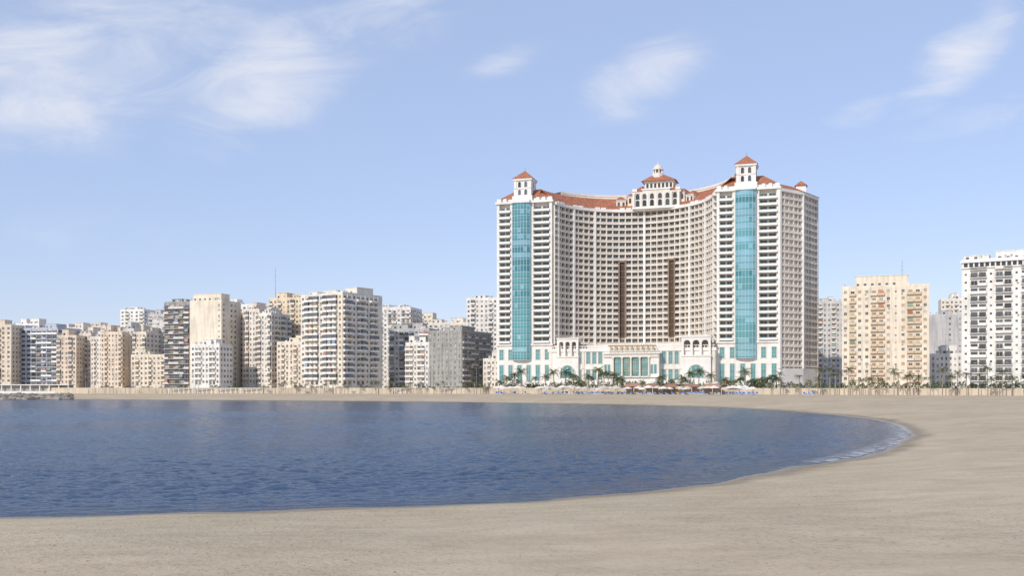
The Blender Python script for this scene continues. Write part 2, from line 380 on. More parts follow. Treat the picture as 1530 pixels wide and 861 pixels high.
for k in range(10):
    a0,a1=2*pi*k/10,2*pi*(k+1)/10
    dish.poly([(0,-.15,1.4),(.75*cos(a0),-.45,1.4+.75*sin(a0)),(.75*cos(a1),-.45,1.4+.75*sin(a1))],M['palegrey'])
aircon=MB(); aircon.box(-.4,.4,-.4,0,0,.6,M['palegrey']); aircon.box(-.27,.27,-.42,-.4,.05,.55,M['darkgrey'])
awn=[]
for mm in ('clothred','clothblue','clothgreen','curtain'):
    q=MB(); q.hexa([(-1.1,-.08,1.1),(1.1,-.08,1.1),(1.1,-.02,1.1),(-1.1,-.02,1.1),(-1.1,-.02,2.5),(1.1,-.02,2.5),(1.1,.04,2.5),(-1.1,.04,2.5)],M[mm])
    for i in range(6): q.box(-1.1+.37*i,-.95+.37*i,-.09,-.03,.9,1.1,M[mm])
    awn.append(q)
def mast(h):
    b=MB(); b.tube((0,0,0),(0,0,h),.16,.05,6,M['metal'])
    for z in (.55,.7,.85): b.tube((-.7,0,h*z),(.7,0,h*z),.05,.05,5,M['metal'])
    return b
ALT={'cream':'beige','beige':'peach','peach':'cream','pink':'offwhite','yellow':'cream','offwhite':'cream','palegrey':'offwhite','white':'offwhite','grey':'palegrey'}
def building(label,p0,p1,D0,D1,yt,depth,nb,pat,wn,side=None,snb=0,fh=3.1,bm=None,bst=('solid',),wk=('gl','gl','gl','cu','sh'),
             roof=1,bd=1.2,house=None,cat='apartment building',name='apartment_building',ww=.44,masth=0,band=None,wh=1.45,crown=None,clutter=7):
    R=random.Random(len(label)*31+int(p0*7)); wm=M[wn]; alt=M[ALT.get(wn,wn)]
    A=(X_(p0,D0),D0); B=(X_(p1,D1),D1); W=sqrt((B[0]-A[0])**2+(B[1]-A[1])**2); ang=atan2(B[1]-A[1],B[0]-A[0])
    H=(HY-yt)/F*(D0+D1)/2+CH-CITY
    root=thing(name,label,cat,(A[0],A[1],CITY),ang)
    wl=MB(); wl.box(0,W,0,depth,-2,H,wm)
    t=.25; ph=.9
    wl.box(-.05,W+.05,-.05,t,H,H+ph,wm); wl.box(-.05,W+.05,depth-t,depth+.05,H,H+ph,wm); wl.box(-.05,t,t,depth-t,H,H+ph,wm); wl.box(W-t,W+.05,t,depth-t,H,H+ph,wm)
    nf=max(1,int((H-.4)/fh)); g=H-.3-nf*fh
    wins=[];bals=[];acs=[];aws=[]; bm=bm or wm
    faces=[((0,0),0,W,nb,pat)]
    if side: faces.append(((W,0),pi/2,depth,snb,side))
    for o,a,fw,n,pt in faces:
        bw=fw/n
        for i in range(n):
            ch=pt[i%len(pt)]; s0=i*bw; s1=s0+bw; sc=s0+bw/2; cm=alt if R.random()<.3 else wm
            if ch=='.': wl.fbox(o,a,s0,s1,0,.3,-1,H,wm); continue
            if ch in 'WN':
                w_=bw*ww if ch=='W' else min(.9,bw*.4)
                h_=wh if ch=='W' else .9
                wl.fbox(o,a,s0,sc-w_/2,0,.3,-1,H,cm); wl.fbox(o,a,sc+w_/2,s1,0,.3,-1,H,cm)
                z=-1
                for k in range(nf):
                    zb=g+k*fh+.95; wl.fbox(o,a,sc-w_/2,sc+w_/2,0,.3,z,zb,cm); z=zb+h_
                    x,y=P(o,a,sc,.02); wins.append((win(w_,h_,R.choice(wk)),x,y,zb,a))
                    if R.random()<.13:
                        x,y=P(o,a,sc+R.uniform(-.2,.2)*bw,.3); acs.append((aircon,x,y,zb-.75,a))
                wl.fbox(o,a,sc-w_/2,sc+w_/2,0,.3,z,H,cm)
            elif ch in 'BC':
                bwid=bw*(.94 if ch=='B' else 1.0)
                for k in range(nf):
                    z=g+k*fh
                    if k>0 or g>2.5:
                        st=R.choice(bst); x,y=P(o,a,sc,.0); bals.append((balc(bwid,bd,st,alt if R.random()<.12 else bm),x,y,z+.02,a))
                        if st!='encl' and R.random()<.16 and bwid>2.3:
                            x,y=P(o,a,sc+R.uniform(-.2,.2)*max(0,bwid-2.3),bd+.04); aws.append((R.choice(awn),x,y,z,a))
                    x,y=P(o,a,sc,.02); wins.append((win(bw*(.55 if ch=='B' else .8),2.1,R.choice(wk)),x,y,z+.1,a))
                wl.fbox(o,a,s0,s0+.25,0,.34,-1,H,wm)
        if band:
            for k in range(1,nf+1): wl.fbox(o,a,0,fw,0,.42,g+k*fh-.25,g+k*fh+.1,band)
    wl.build('wall',root)
    emit(root,'window',wins); emit(root,'balcony',bals)
    for mb,x,y,z,a in acs[:14]: mb.build('air_conditioner',root,(x,y,z),a)
    R.shuffle(aws)
    for mb,x,y,z,a in aws[:clutter]: mb.build('awning',root,(x,y,z),a)
    if crown:
        q=MB(); q.box(.6,W-.6,-.5,-.3,H-2.6,H-.7,M['glass']); 
        for i in range(16): x=.6+(W-1.2)*i/15; q.box(x-.3,x+.3,-.62,-.5,H-2.6,H-.7,wm)
        q.build('top_glazing',root)
        q=MB(); q.box(-.6,W+.6,-1.2,-.06,H-.7,H+.2,wm); q.box(-.4,W+.4,-.9,-.06,H-3.2,H-2.6,wm); q.build('cornice',root)
    if roof:
        hs=house if house is not None else [(R.uniform(.02,.65),R.uniform(.15,.4),R.uniform(2.2,5.2)) for _ in range(R.choice((2,3,3)))]
        for jj,(f0,fwid,hh) in enumerate(hs):
            h=MB(); x0=W*f0; x1=min(W-.4,x0+W*fwid); y0=depth*(.12+.13*jj); y1=depth*(.55+.12*jj); h.box(x0,x1,y0,y1,H,H+hh,wm); h.box(x0-.2,x1+.2,y0-.2,y1+.2,H+hh,H+hh+.25,wm)
            for q in range(max(1,int((x1-x0)/3.5))):
                xx=x0+.8+q*3.3
                if xx+1.2<x1: h.box(xx,xx+1.2,y0-.04,y0,H+.9,H+min(hh-.3,2.2),M['glass'])
            h.build('roof_house',root)
        for _ in range(R.randint(1,3)): tankm.build('water_tank',root,(R.uniform(1.2,max(1.4,W-1.2)),R.uniform(1.5,depth*.5),H))
        for _ in range(R.randint(3,7)): dish.build('satellite_dish',root,(R.uniform(.6,W-.6),R.uniform(.8,depth*.4),H+.3),R.uniform(-.6,.9))
    if masth:
        fx,mh=masth; mast(mh).build('antenna_mast',root,(W*fx,depth*.3,H+2))
    return root,W,H

B=building
B('beige apartment block cut by the left edge of the photo',-30,17,640,640,487,22,6,'BWW','beige','WW',5,bst=('solid','encl'))
B('white far block seen over the blue grey block at far left',22,58,800,795,485,20,6,'WB','white','W',4)
B('blue grey block with white piers beside the leftmost beige block',16,86,655,645,492,22,9,'WWWWCCBCC','bluegrey','W',5,ww=.72,wk=('gl','gl','dk'),bm=M['whitep'],bst=('rail','solid'),bd=1.0)
B('off-white far block peeping over the blue grey and peach blocks',84,124,760,755,491,20,6,'WB','offwhite','W',4,house=[(.1,.3,3.5),(.55,.3,4.5)])
B('narrow peach block just right of the blue grey block',85,114,640,640,503,20,5,'BWWBW','peach','WW',5,bst=('solid','encl'))
B('cream far block seen over the pale pink block',122,158,770,765,489,20,5,'WBW','cream','W',4)
B('pale pink block with paired balconies, second right of the blue grey block',113,136,654,652,500,20,5,'BWB','pink','.W',5,bst=('solid','rail'))
B('narrow off-white block between the pale pink and the deeper peach blocks',136,153,648,646,505,18,4,'WBW','offwhite','W',5)
B('deeper peach block between narrow off-white and pale grey blocks at left',151,182,634,632,498,20,6,'WBWW','peach','W.',5)
B('slender white tower rising behind the low peach blocks',180,215,820,815,464,22,5,'WBW','white','W.W',5)
B('pale grey block below the slender white far tower',180,200,642,640,493,22,4,'WBW','palegrey','W',5,bst=('solid','encl'))
B('narrow cream block under the right half of the slender white tower',199,218,636,634,498,22,4,'BWW','cream','W',5,bst=('solid','encl'))
B('pale tower seen over the roofs left of the dark balconied block',222,250,760,760,471,20,4,'BW','palegrey','W',5)
B('narrow grey stained block left of the dark balconied block',215,248,655,650,488,20,5,'WB','palegrey','W',5,wk=('gl','sh','gl'))
B('low cream block between the pale grey and the dark balconied block',196,247,622,618,532,12,8,'WBW','cream','W',3)
B('dark grey block with rows of long balconies beside the blank cream slab',246,284,590,585,453,18,5,'CCCCC','darkgrey',fh=3.0,bm=M['palegrey'],bst=('solid','rail'),bd=1.5,house=[(.2,.4,2.5)])
B('tall cream slab with a blank front wall beside the dark balconied block',284,331,576,570,451,20,7,'......N','cream','W.W',5,house=[(.02,.9,4.6)])
B('low white block standing before the blank cream slab',286,328,556,552,517,14,8,'WBBW','white','W',4,ww=.55)
B('white far block in the gap right of the blank cream slab',328,378,690,685,457,20,6,'WB','white','W',5)
B('pink beige block right of the blank cream slab',331,364,594,590,473,22,6,'.BWNWB','pink','W.W',6)
B('pink beige block with peach balconies left of the long antenna',363,387,584,580,464,22,5,'WBW','pink','WB',6,bm=M['peach'],bst=('solid','encl'))
B('narrow off-white block under the long antenna',386,405,576,573,470,20,4,'BWNB','offwhite','WB',6,bst=('solid','encl'))
B('yellow ochre block with the long antenna, behind the low cream block',402,454,604,598,447,24,8,'BWBNWBWB','yellow','W',5,bm=M['cream'],bst=('solid','encl','solid'),house=[(.15,.3,4.),(.55,.35,3.)],masth=(.02,19))
B('low cream block at the foot of the yellow ochre block',414,451,562,558,513,14,6,'WBW','cream','W',4)
B('large off-white corner block with deep balconies on two sides',450,512,554,535,441,31,9,'WBBBWBBBW','offwhite','BBWBBWBB.',9,bm=M['white'],bst=('solid','solid','encl'),bd=1.6,house=[(.08,.2,2.2),(.3,.3,3.),(.7,.28,4.2)],wk=('gl','gl','sh','gl'),clutter=14)
B('white block behind the gap right of the large corner block',566,613,650,645,461,24,7,'BWB','white','WB',6,bst=('solid','rail'))
B('cream far block between the white gap block and the rooftop huts',606,646,740,735,477,20,6,'WBW','cream','W',5)
B('blue grey and dark block behind the low white block',582,641,592,586,493,20,8,'CWCC','grey','W',5,bm=M['whitep'],bst=('rail','solid'),wk=('gl','cu'))
B('low white block left of the netted grey block',606,641,562,558,514,14,6,'CCW','white','W',4,bst=('solid',))
B('off-white block with rooftop huts seen above the netted block',640,702,655,650,484,20,8,'WBW','offwhite','W',4,house=[(.05,.25,3.),(.5,.3,4.)])
B('dark grey block draped in net with unfinished balconies at its side',640,690,559,550,496,38,8,'WWWWWWWW','net','BBBBBBBB',8,ww=.35,bm=M['grey'],bst=('rail','solid'),wk=('gl','cu'),band=M['darkgrey'],clutter=3)
B('white block just left of the hotel, behind the netted block',697,750,645,640,447,24,8,'WBWW','white','W',5,bst=('solid','encl'),house=[(.2,.3,2.5)])
B('low off-white house squeezed between netted block and hotel',722,752,560,556,538,12,5,'WBW','offwhite','W',3)
B('narrow grey beige block squeezed between hotel and cream block',1216,1262,605,600,452,24,7,'WBW','palegrey',bm=M['offwhite'])
B('broad cream block with tan balconies and roof mast right of the hotel',1258,1388,480,466,429,22,12,'WBWWBBWNWBBW','cream',fh=3.5,bm=M['brownwall'],bst=('solid',),wk=('sh','sh','gl','cu'),bd=1.1,house=[(.15,.62,5.6)],masth=(.7,12))
B('grey shaded block between cream block and white block at right',1386,1438,565,558,472,20,7,'....W.N','grey',house=[(.4,.3,3.)])
B('far off-white block peeping over the grey shaded block at right',1406,1445,650,645,448,20,6,'WB','offwhite')
B('low white house in front of the grey shaded block',1391,1437,505,500,531,12,7,'WNWW','white',wk=('gl','sh'))
B('tall white block with dark windows at the right edge',1437,1565,430,414,388,24,10,'NCCNCCNCCN','white',fh=3.45,bm=M['white'],bst=('rail','rail','solid'),wk=('dk','dk','gl'),bd=1.2,ww=.62,wh=2.1,house=[(.02,.3,2.8),(.4,.55,4.4)],crown=1,clutter=0)

# ------------------------------------------------------------------ the hotel
HA=atan2(-34,108.5); HO=(60.75,497.0)
hotel=thing('hotel','huge curved white hotel with teal glass towers and red tiled roofs','hotel',(HO[0],HO[1],CITY),HA)
ca,sa=cos(HA),sin(HA)
camu=-HO[0]*ca-HO[1]*sa; camv=HO[0]*sa-HO[1]*ca
def U(px,v):
    dx=(px-CX)/F; du=dx*ca+sa; dv=-dx*sa+ca; return camu+(v-camv)/dv*du
def ZL(px,py,v):
    u=U(px,v); D=HO[1]+u*sa+v*ca; return CH+(HY-py)/F*D-CITY
FH=3.27; Z0=24.0; NF=22; ZT=Z0+NF*FH    # 95.9
wins=[];bals=[];frame=MB();back=MB()
def win_h(w,h): return win(w,h,'ho')
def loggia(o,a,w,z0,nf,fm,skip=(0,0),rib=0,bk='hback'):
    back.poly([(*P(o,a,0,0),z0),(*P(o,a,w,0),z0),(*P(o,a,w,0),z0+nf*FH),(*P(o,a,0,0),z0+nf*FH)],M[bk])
    hw_=.62 if rib==2 else .27; frame.fbox(o,a,-hw_,hw_,-.1,(1.32,1.5,2.0)[rib],z0-1,z0+nf*FH+.6,M['hwhite'] if rib==2 else fm)
    for k in range(nf):
        z=z0+k*FH
        if skip[0]<=k<skip[1]: continue
        bals.append((loggia_bal(w,fm),*P(o,a,w/2,0),z,a))
        wins.append((win_h(w-1.0,2.5),*P(o,a,w/2,.03),z+.2,a))
def loggia_bal(w,fm):
    k=('lb',round(w,1),fm.name)
    if k in _pc: return _pc[k]
    b=MB(); h=w/2-.27
    b.box(-h,h,-1.62,0,-.2,.1,M['hwhite']); b.box(-h,h,-1.55,-1.45,.1,.4,fm); b.box(-h,h,-1.55,-1.42,.98,1.1,M['hwhite'])
    n=8
    for i in range(n): 
        x=-h+(2*h)*(i+.5)/n; b.box(x-.09,x+.09,-1.53,-1.45,.4,.98,fm)
    _pc[k]=b; return b
def tower(u0,u1,g):
    t=MB(); gw=4.9
    t.box(u0,u1,0,24,0,23,M['hwhite']); t.box(u0+.05,u1-.05,1.5,24,23,97,M['hpink'])
    for a,c in ((u0,u0+1.4),(g-gw-1.5,g-gw),(g+gw,g+gw+1.5),(u1-1.4,u1)): t.box(a,c,-.1,1.5,22.99,97,M['hwhite'])
    t.box(u0-.5,u1+.5,-.6,0,22.4,23.3,M['hwhite'])
    t.box(u0-.7,g-gw-.05,-.9,24.6,97,98.2,M['hwhite']); t.box(g+gw+.05,u1+.7,-.9,24.6,97,98.2,M['hwhite']); t.box(g-gw-.05,g+gw+.05,-2.9,24.6,97,98.4,M['hwhite'])
    for a,c in ((u0,u0+2.2),(u0+3.6,u0+5.2),(u1-2.2,u1),(u1-5.2,u1-3.6),(u1-8.4,u1-6.8)): t.box(a,c,0,2,98.2,99.9,M['hwhite'])
    t.box(u0+1.5,u1-1.5,2.4,22,98.2,100.2,M['hwhite'])
    t.build('tower_wall',hotel)
    r=MB(); r.frust((u0+1.,u1-1.,1.9,22.4),100.2,(u0+8,u1-8,9,16),105.6,M['tile']); r.build('tower_roof',hotel)
    for s0,s1 in ((u0+1.4,g-gw-1.5),(g+gw+1.5,u1-1.4)):
        w=s1-s0; kb=('tb',round(w,1))
        if kb not in _pc:
            b=MB(); h=w/2
            b.box(-h,h,-2.6,0,-.25,.1,M['hwhite']); b.box(-h-.3,h+.3,-2.75,-2.6,-.3,.6,M['hwhite']); b.box(-h-.3,-h-.15,-2.6,-1.62,-.3,.6,M['hwhite']); b.box(h+.15,h+.3,-2.6,-1.62,-.3,.6,M['hwhite'])
            b.box(-h-.2,h+.2,-2.72,-2.64,.6,1.0,M['mullion'])
            _pc[kb]=b
        for k in range(NF):
            z=Z0+k*FH
            bals.append((_pc[kb],(s0+s1)/2,1.5,z,0))
            for q in range(2):
                x=s0+w*(q+.5)/2; wins.append((win_h(w/2-.8,2.5),x,1.48,z+.1,0))
    # convex curtain wall
    gl=MB(); mu=MB(); n=6; zb=15.; zt=97.; rows=25; dz=(zt-zb)/rows
    pts=[(g-gw+2*gw*i/n,-2.3*sqrt(max(0,1-((i-n/2)/(n/2))**2*.85))-.1) for i in range(n+1)]
    rr=random.Random(int(g*10))
    for k in range(rows):
        z=zb+k*dz; base=rr.choices((M['teal'],M['teal2'],M['teal3']),(9,3,3) if g<0 else (5,9,1))[0]  # right tower gets paler panels, reflected sky put into the glass colour
        for i in range(n):
            a,c=pts[i],pts[i+1]
            m=base if rr.random()<.8 else rr.choice((M['teal'],M['teal2']))
            gl.poly([(a[0],a[1],z+.9),(c[0],c[1],z+.9),(c[0],c[1],z+dz),(a[0],a[1],z+dz)],m)
            gl.poly([(a[0],a[1],z),(c[0],c[1],z),(c[0],c[1],z+.9),(a[0],a[1],z+.9)],M['teal3'] if g<0 else M['teal'])
    for e in (0,n): 
        gl.poly([(pts[e][0],pts[e][1],zb),(pts[e][0],1,zb),(pts[e][0],1,zt),(pts[e][0],pts[e][1],zt)],M['teal3'])
    gl.poly([(x,y,zb) for x,y in pts]+[(pts[-1][0],1,zb),(pts[0][0],1,zb)],M['hwhite'])
    G=gl.build('curtain_wall',hotel)
    for x,y in pts: mu.box(x-.09,x+.09,y-.14,y+.05,zb,zt,M['mullion'])
    for k in range(rows+1):
        for i in range(n):
            a,c=pts[i],pts[i+1]; an=atan2(c[1]-a[1],c[0]-a[0]); l=sqrt((c[0]-a[0])**2+(c[1]-a[1])**2)
            mu.fbox(a,an,.09,l-.09,0,.14,zb+k*dz-.12,zb+k*dz+.12,M['mullion'])
    mu.build('mullion',G)
    # lantern turret
    cv=6.; tm=MB(); x0,x1=g-4.4,g+4.4
    tm.box(x0-1,x1+1,cv-5.4,cv+5.4,98.4,101.2,M['hwhite'])
    tm.box(x0,x1,cv-4.4,cv+4.4,101.2,109.4,M['hwhite'])
    for sx in (-1,1):
        for sy in (-1,1): tm.box(g+sx*4.0-.7,g+sx*4.0+.7,cv+sy*4.0-.7,cv+sy*4.0+.7,101.2,109.39,M['hwhite'])
    tm.box(x0-.8,x1+.8,cv-5.2,cv+5.2,109.4,110.4,M['hwhite']); tm.box(x0-.3,x1+.3,cv-4.7,cv+4.7,105.0,105.4,M['hwhite'])
    tt=tm.build('turret',hotel)
    for zz,hh in ((101.8,2.8),(105.8,3.0)):
        for fx in (-1.7,1.7):
            aw=MB(); aw.arch(1.5,hh,-.03,M['glass']); aw.archframe(1.5,hh,.25,-.2,0,M['hwhite']); aw.build('arched_window',tt,(g+fx,cv-4.4,zz))
        for sxx,an in ((-4.4,-pi/2),(4.4,pi/2)):
            aw=MB(); aw.arch(1.5,hh,-.03,M['glass']); aw.archframe(1.5,hh,.25,-.2,0,M['hwhite']); aw.build('arched_window',tt,(g+sxx,cv,zz),an)
    rf=MB(); rf.frust((x0-1.1,x1+1.1,cv-5.5,cv+5.5),110.4,(g-.1,g+.1,cv-.1,cv+.1),115.3,M['tile']); rf.build('turret_roof',tt)
    fi=MB(); fi.tube((g,cv,115),(g,cv,117),.15,.05,6,M['metal']); fi.build('finial',tt)
    for q in range(6):
        x=u0+2.6+(u1-u0-5.2)*q/5
        for zz,hh in ((4.0,8.3),(15.0,5.4)):
            if zz>14 and abs(x-g)<5.8: continue
            b=_pc.setdefault(('tw',hh),None)
            if b is None:
                b=MB(); b.poly([(-1.15,-.05,0),(1.15,-.05,0),(1.15,-.05,hh),(-1.15,-.05,hh)],M['podglass'])
                for xx in (-1.15,-.05,1.05): b.box(xx,xx+.1,-.12,0,0,hh,M['mullion'])
                for zz2 in (0,hh*.33,hh*.66,hh-.1): b.box(-1.05,1.05,-.11,-.06,zz2,zz2+.1,M['mullion'])
                b.box(-1.4,-1.15,-.25,0,-.3,hh+.3,M['hpink']); b.box(1.15,1.4,-.25,0,-.3,hh+.3,M['hpink']); b.box(-1.15,1.15,-.25,0,hh,hh+.3,M['hpink'])
                _pc[('tw',hh)]=b
            b.build('tall_window',hotel,(x,0,zz))
tower(42,72,56)
tower(-72,-42,-58.3)
# concave facade
SAG=36.; R=(42**2+SAG**2)/(2*SAG); VC=2+SAG-R; PH=math.asin(42/R); NB=34; st=2*PH/NB
slots=(13,21)
for i in range(NB):
    f=-PH+(i+.5)*st; a=-f; w=2*R*sin(st/2); c=(R*sin(f),VC+R*cos(f)*1.0); o=(c[0]-cos(a)*w/2,c[1]-sin(a)*w/2)
    rb=2 if i%4==1 else i%2
    if i in slots: rb=0
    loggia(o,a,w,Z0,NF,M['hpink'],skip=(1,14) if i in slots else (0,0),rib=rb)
    if i in slots:
        s=MB(); zt=Z0+14*FH; zb=Z0+FH+.4
        s.fbox(o,a,.27,w-.27,.05,.3,zb,zt-1.0,M['slot']); s.fbox(o,a,.33,w-.33,.3,1.3,zt-1.2,zt,M['slotrim'])
        s.fbox(o,a,-.45,.32,-.1,1.72,zb,zt,M['slotrim']); s.fbox(o,a,w-.32,w+.45,-.1,1.72,zb,zt,M['slotrim'])
        for k in range(13): s.fbox(o,a,.33,w-.33,.3,.5,zb+k*FH,zb+.3+k*FH,M['wood'])
        s.build('vertical_recess',hotel)
    frame.fbox(o,a,0,w,-.2,2.1,ZT-.2,ZT+1.3,M['hwhite']); frame.fbox(o,a,0,w,-.1,1.9,ZT-2*FH-.3,ZT-2*FH+.35,M['hwhite'])
    if i%4 in (1,2) : frame.fbox(o,a,.5,w-.5,.2,1.5,ZT+1.3,ZT+2.2,M['hwhite'])
def ring(mb,r0,z0,r1,z1,m,k0=0,k1=NB):
    for i in range(k0,k1):
        f0=-PH+i*st; f1=f0+st
        q=lambda r,f,z:(r*sin(f),VC+r*cos(f),z)
        mb.poly([q(r0,f0,z0),q(r0,f1,z0),q(r1,f1,z1),q(r1,f0,z1)],m)
rf=MB(); ring(rf,R-1.2,ZT+1.3,R+7.,ZT+8.6,M['tile']); ring(rf,R+7.,ZT+8.6,R+9,ZT+8.6,M['hwhite']); 
for i in range(0,NB+1):
    f=-PH+i*st
    p=lambda r,z:(r*sin(f),VC+r*cos(f),z)
    rf.tube(p(R-1.2,ZT+1.4),p(R+7.,ZT+8.7),.12,.12,4,M['tile'])
rf.build('curved_roof',hotel)
ph=MB(); ring(ph,R+9,ZT+3,R+9,ZT+10.6,M['hpink'],5); ring(ph,R+9,ZT+10.6,R+15,ZT+10.6,M['hwhite'],5); ring(ph,R+8.7,ZT+10.0,R+8.7,ZT+11.,M['hpink'],5); ring(ph,R+16,0,R+16,ZT+9.,M['hpink'])
ph.build('penthouse_wall',hotel)
# dormer blocks standing in the red roof beside the pavilion
for f in (-.30,-.16,.46,.60):
    a=-f; o=((R+1.5)*sin(f),VC+(R+1.5)*cos(f)); q=MB(); hh=8.6 if f in(-.16,.46) else 6.6
    q.fbox(o,a,-2.6,2.6,-5,0,ZT+1.3,ZT+hh,M['hpink']); q.fbox(o,a,-2.9,2.9,-5,.3,ZT+hh,ZT+hh+.5,M['hwhite'])
    for s_ in (-1.3,1.3): q.fbox(o,a,s_-.6,s_+.6,0,.06,ZT+hh-3.4,ZT+hh-.8,M['hglass'])
    t0=[P(o,a,-3.1,.5),P(o,a,3.1,.5),P(o,a,3.1,-6),P(o,a,-3.1,-6)]; t1=[P(o,a,-.6,-2.4),P(o,a,.6,-2.4),P(o,a,.6,-3.4),P(o,a,-.6,-3.4)]
    q.prism(t0,ZT+hh+.5,ZT+hh+2.6,M['tile'],top=t1); q.build('dormer',hotel)
# outer wing right
ow=[(72,0),(82.5,14),(89.3,31.6)]
owb=MB(); owb.prism([(72.2,1.6),(81.4,14.6),(88.,31.6),(80,40),(60,24)],0,97,M['hpink']); owb.build('wing_wall',hotel)
for (a0,a1) in zip(ow[:-1],ow[1:]):
    an=atan2(a1[1]-a0[1],a1[0]-a0[0]); l=sqrt((a1[0]-a0[0])**2+(a1[1]-a0[1])**2); n=5; w=l/n
    base=P(a0,an,0,-1.3)
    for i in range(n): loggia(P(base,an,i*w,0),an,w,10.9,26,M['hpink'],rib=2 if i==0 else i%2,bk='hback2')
    frame.fbox(base,an,0,l,0,2.1,ZT-.2,ZT+1.3,M['hwhite']); frame.fbox(base,an,0,l,0,1.6,0,10,M['hwhite'])
frame.fbox(P(ow[2],an,0,-1.3),an,-.4,.6,-.1,1.7,0,ZT+1,M['hpink'])
wr=MB(); wr.prism([(71.5,-.5),(83.6,13.6),(90.6,31.6),(80,41),(60,24)],ZT+1.3,ZT+5.6,M['tile'],top=[(70,10),(77,20),(80,30),(78,34),(64,22)]); wr.build('wing_roof',hotel)
pt=MB(); pt.box(79,84,19,24,ZT+1,ZT+5.6,M['hwhite']); pt.frust((78.4,84.6,18.4,24.6),ZT+5.6,(81.4,81.6,21.4,21.6),ZT+8.4,M['tile']); pt.build('small_turret',hotel)
# centre pavilion, stepped
cu=6.9; hw=12.8; pv=MB(); v0=31.8; zc0=ZT+1.3
pv.box(cu-hw,cu+hw,v0+1.2,46,zc0-1.3,105.0,M['hpink']); pv.box(cu-hw-.5,cu+hw+.5,v0+.6,46.5,105.0,105.8,M['hwhite'])
pv.box(cu-7.4,cu+7.4,v0+.5,v0+1.2,zc0,106.6,M['hpink']); pv.box(cu-7.8,cu+7.8,v0+.1,45,106.6,107.4,M['hwhite'])
pv.box(cu-hw-.3,cu+hw+.3,v0+.3,v0+1.2,zc0-.6,zc0+.5,M['hwhite'])
for x in (-12,-8.,8.,12,-4.3,0,4.3): pv.box(cu+x-.45,cu+x+.45,v0+.2,v0+1.2,zc0+.5,105.0,M['hwhite'])
for x in (-11.6,11.6): pv.box(cu+x-1.3,cu+x+1.3,v0+.8,v0+4,105.8,107.6,M['hwhite'])
pv.box(cu-6.4,cu+8.8,v0+3,44,107.4,111.0,M['hpink'])
for i in range(7): pv.box(cu-5.6+i*2.1,cu-4.4+i*2.1,v0+2.94,v0+3,108.0,110.4,M['hglass'])
pv.box(cu-7,cu+9.4,v0+2.4,44.6,111.0,111.6,M['hwhite']); pv.build('pavilion_wall',hotel)
for x in (-10,-6.15,-2.15,2.15,6.15,10):
    yy=v0+.5 if abs(x)<7 else v0+1.2
    for zz,hh in ((98.0,3.4),(101.8,2.9)):
        aw=MB(); aw.arch(2.1,hh,-.03,M['hglass']); aw.archframe(2.1,hh,.2,-.2,0,M['hwhite']); aw.build('arched_window',hotel,(cu+x,yy,zz))
pr=MB(); pr.frust((cu-8.2,cu+10.6,v0+1.2,45),111.6,(cu-2.6,cu+3.4,38,42),115.6,M['tile']); pr.frust((cu-hw-.6,cu-7.9,v0+.4,45),105.8,(cu-8.6,cu-7.9,v0+6,42),109.8,M['tile']); pr.frust((cu+7.9,cu+hw+.6,v0+.4,45),105.8,(cu+7.9,cu+8.6,v0+6,42),109.8,M['tile']); pr.build('pavilion_roof',hotel)
ln=MB(); ln.lathe([(3.4,113.3),(3.4,115.2),(2.9,115.3),(2.9,116.4)],8,M['hpink'],cu,39,.39)
for k in range(8):
    a=2*pi*k/8+.39; ln.tube((cu+2.5*cos(a),39+2.5*sin(a),116.2),(cu+2.5*cos(a),39+2.5*sin(a),118.4),.35,.35,6,M['hwhite'])
ln.lathe([(1.5,116.2),(1.5,118.4)],8,M['hback2'],cu,39); ln.lathe([(3.2,118.3),(3.2,118.8),(2.4,118.9)],8,M['hwhite'],cu,39,.39); LN=ln.build('lantern',hotel)
dm=MB(); dm.lathe([(2.6,118.8),(2.3,119.9),(1.5,120.8),(.5,121.5),(.12,121.9),(.06,123.4)],10,M['peach'],cu,39); dm.build('dome',LN)
for x,h in ((-12,4),(24,3),(28,5),(32,3.5),(38,5)):
    ms=MB(); ms.tube((0,0,0),(0,0,h),.12,.05,5,M['metal']); ms.build('roof_mast',hotel,(x,sqrt(max(1,(R+10)**2-x*x))+VC,ZT+10.6))
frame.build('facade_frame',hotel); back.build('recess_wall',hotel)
emit(hotel,'window',wins); emit(hotel,'balcony',bals)
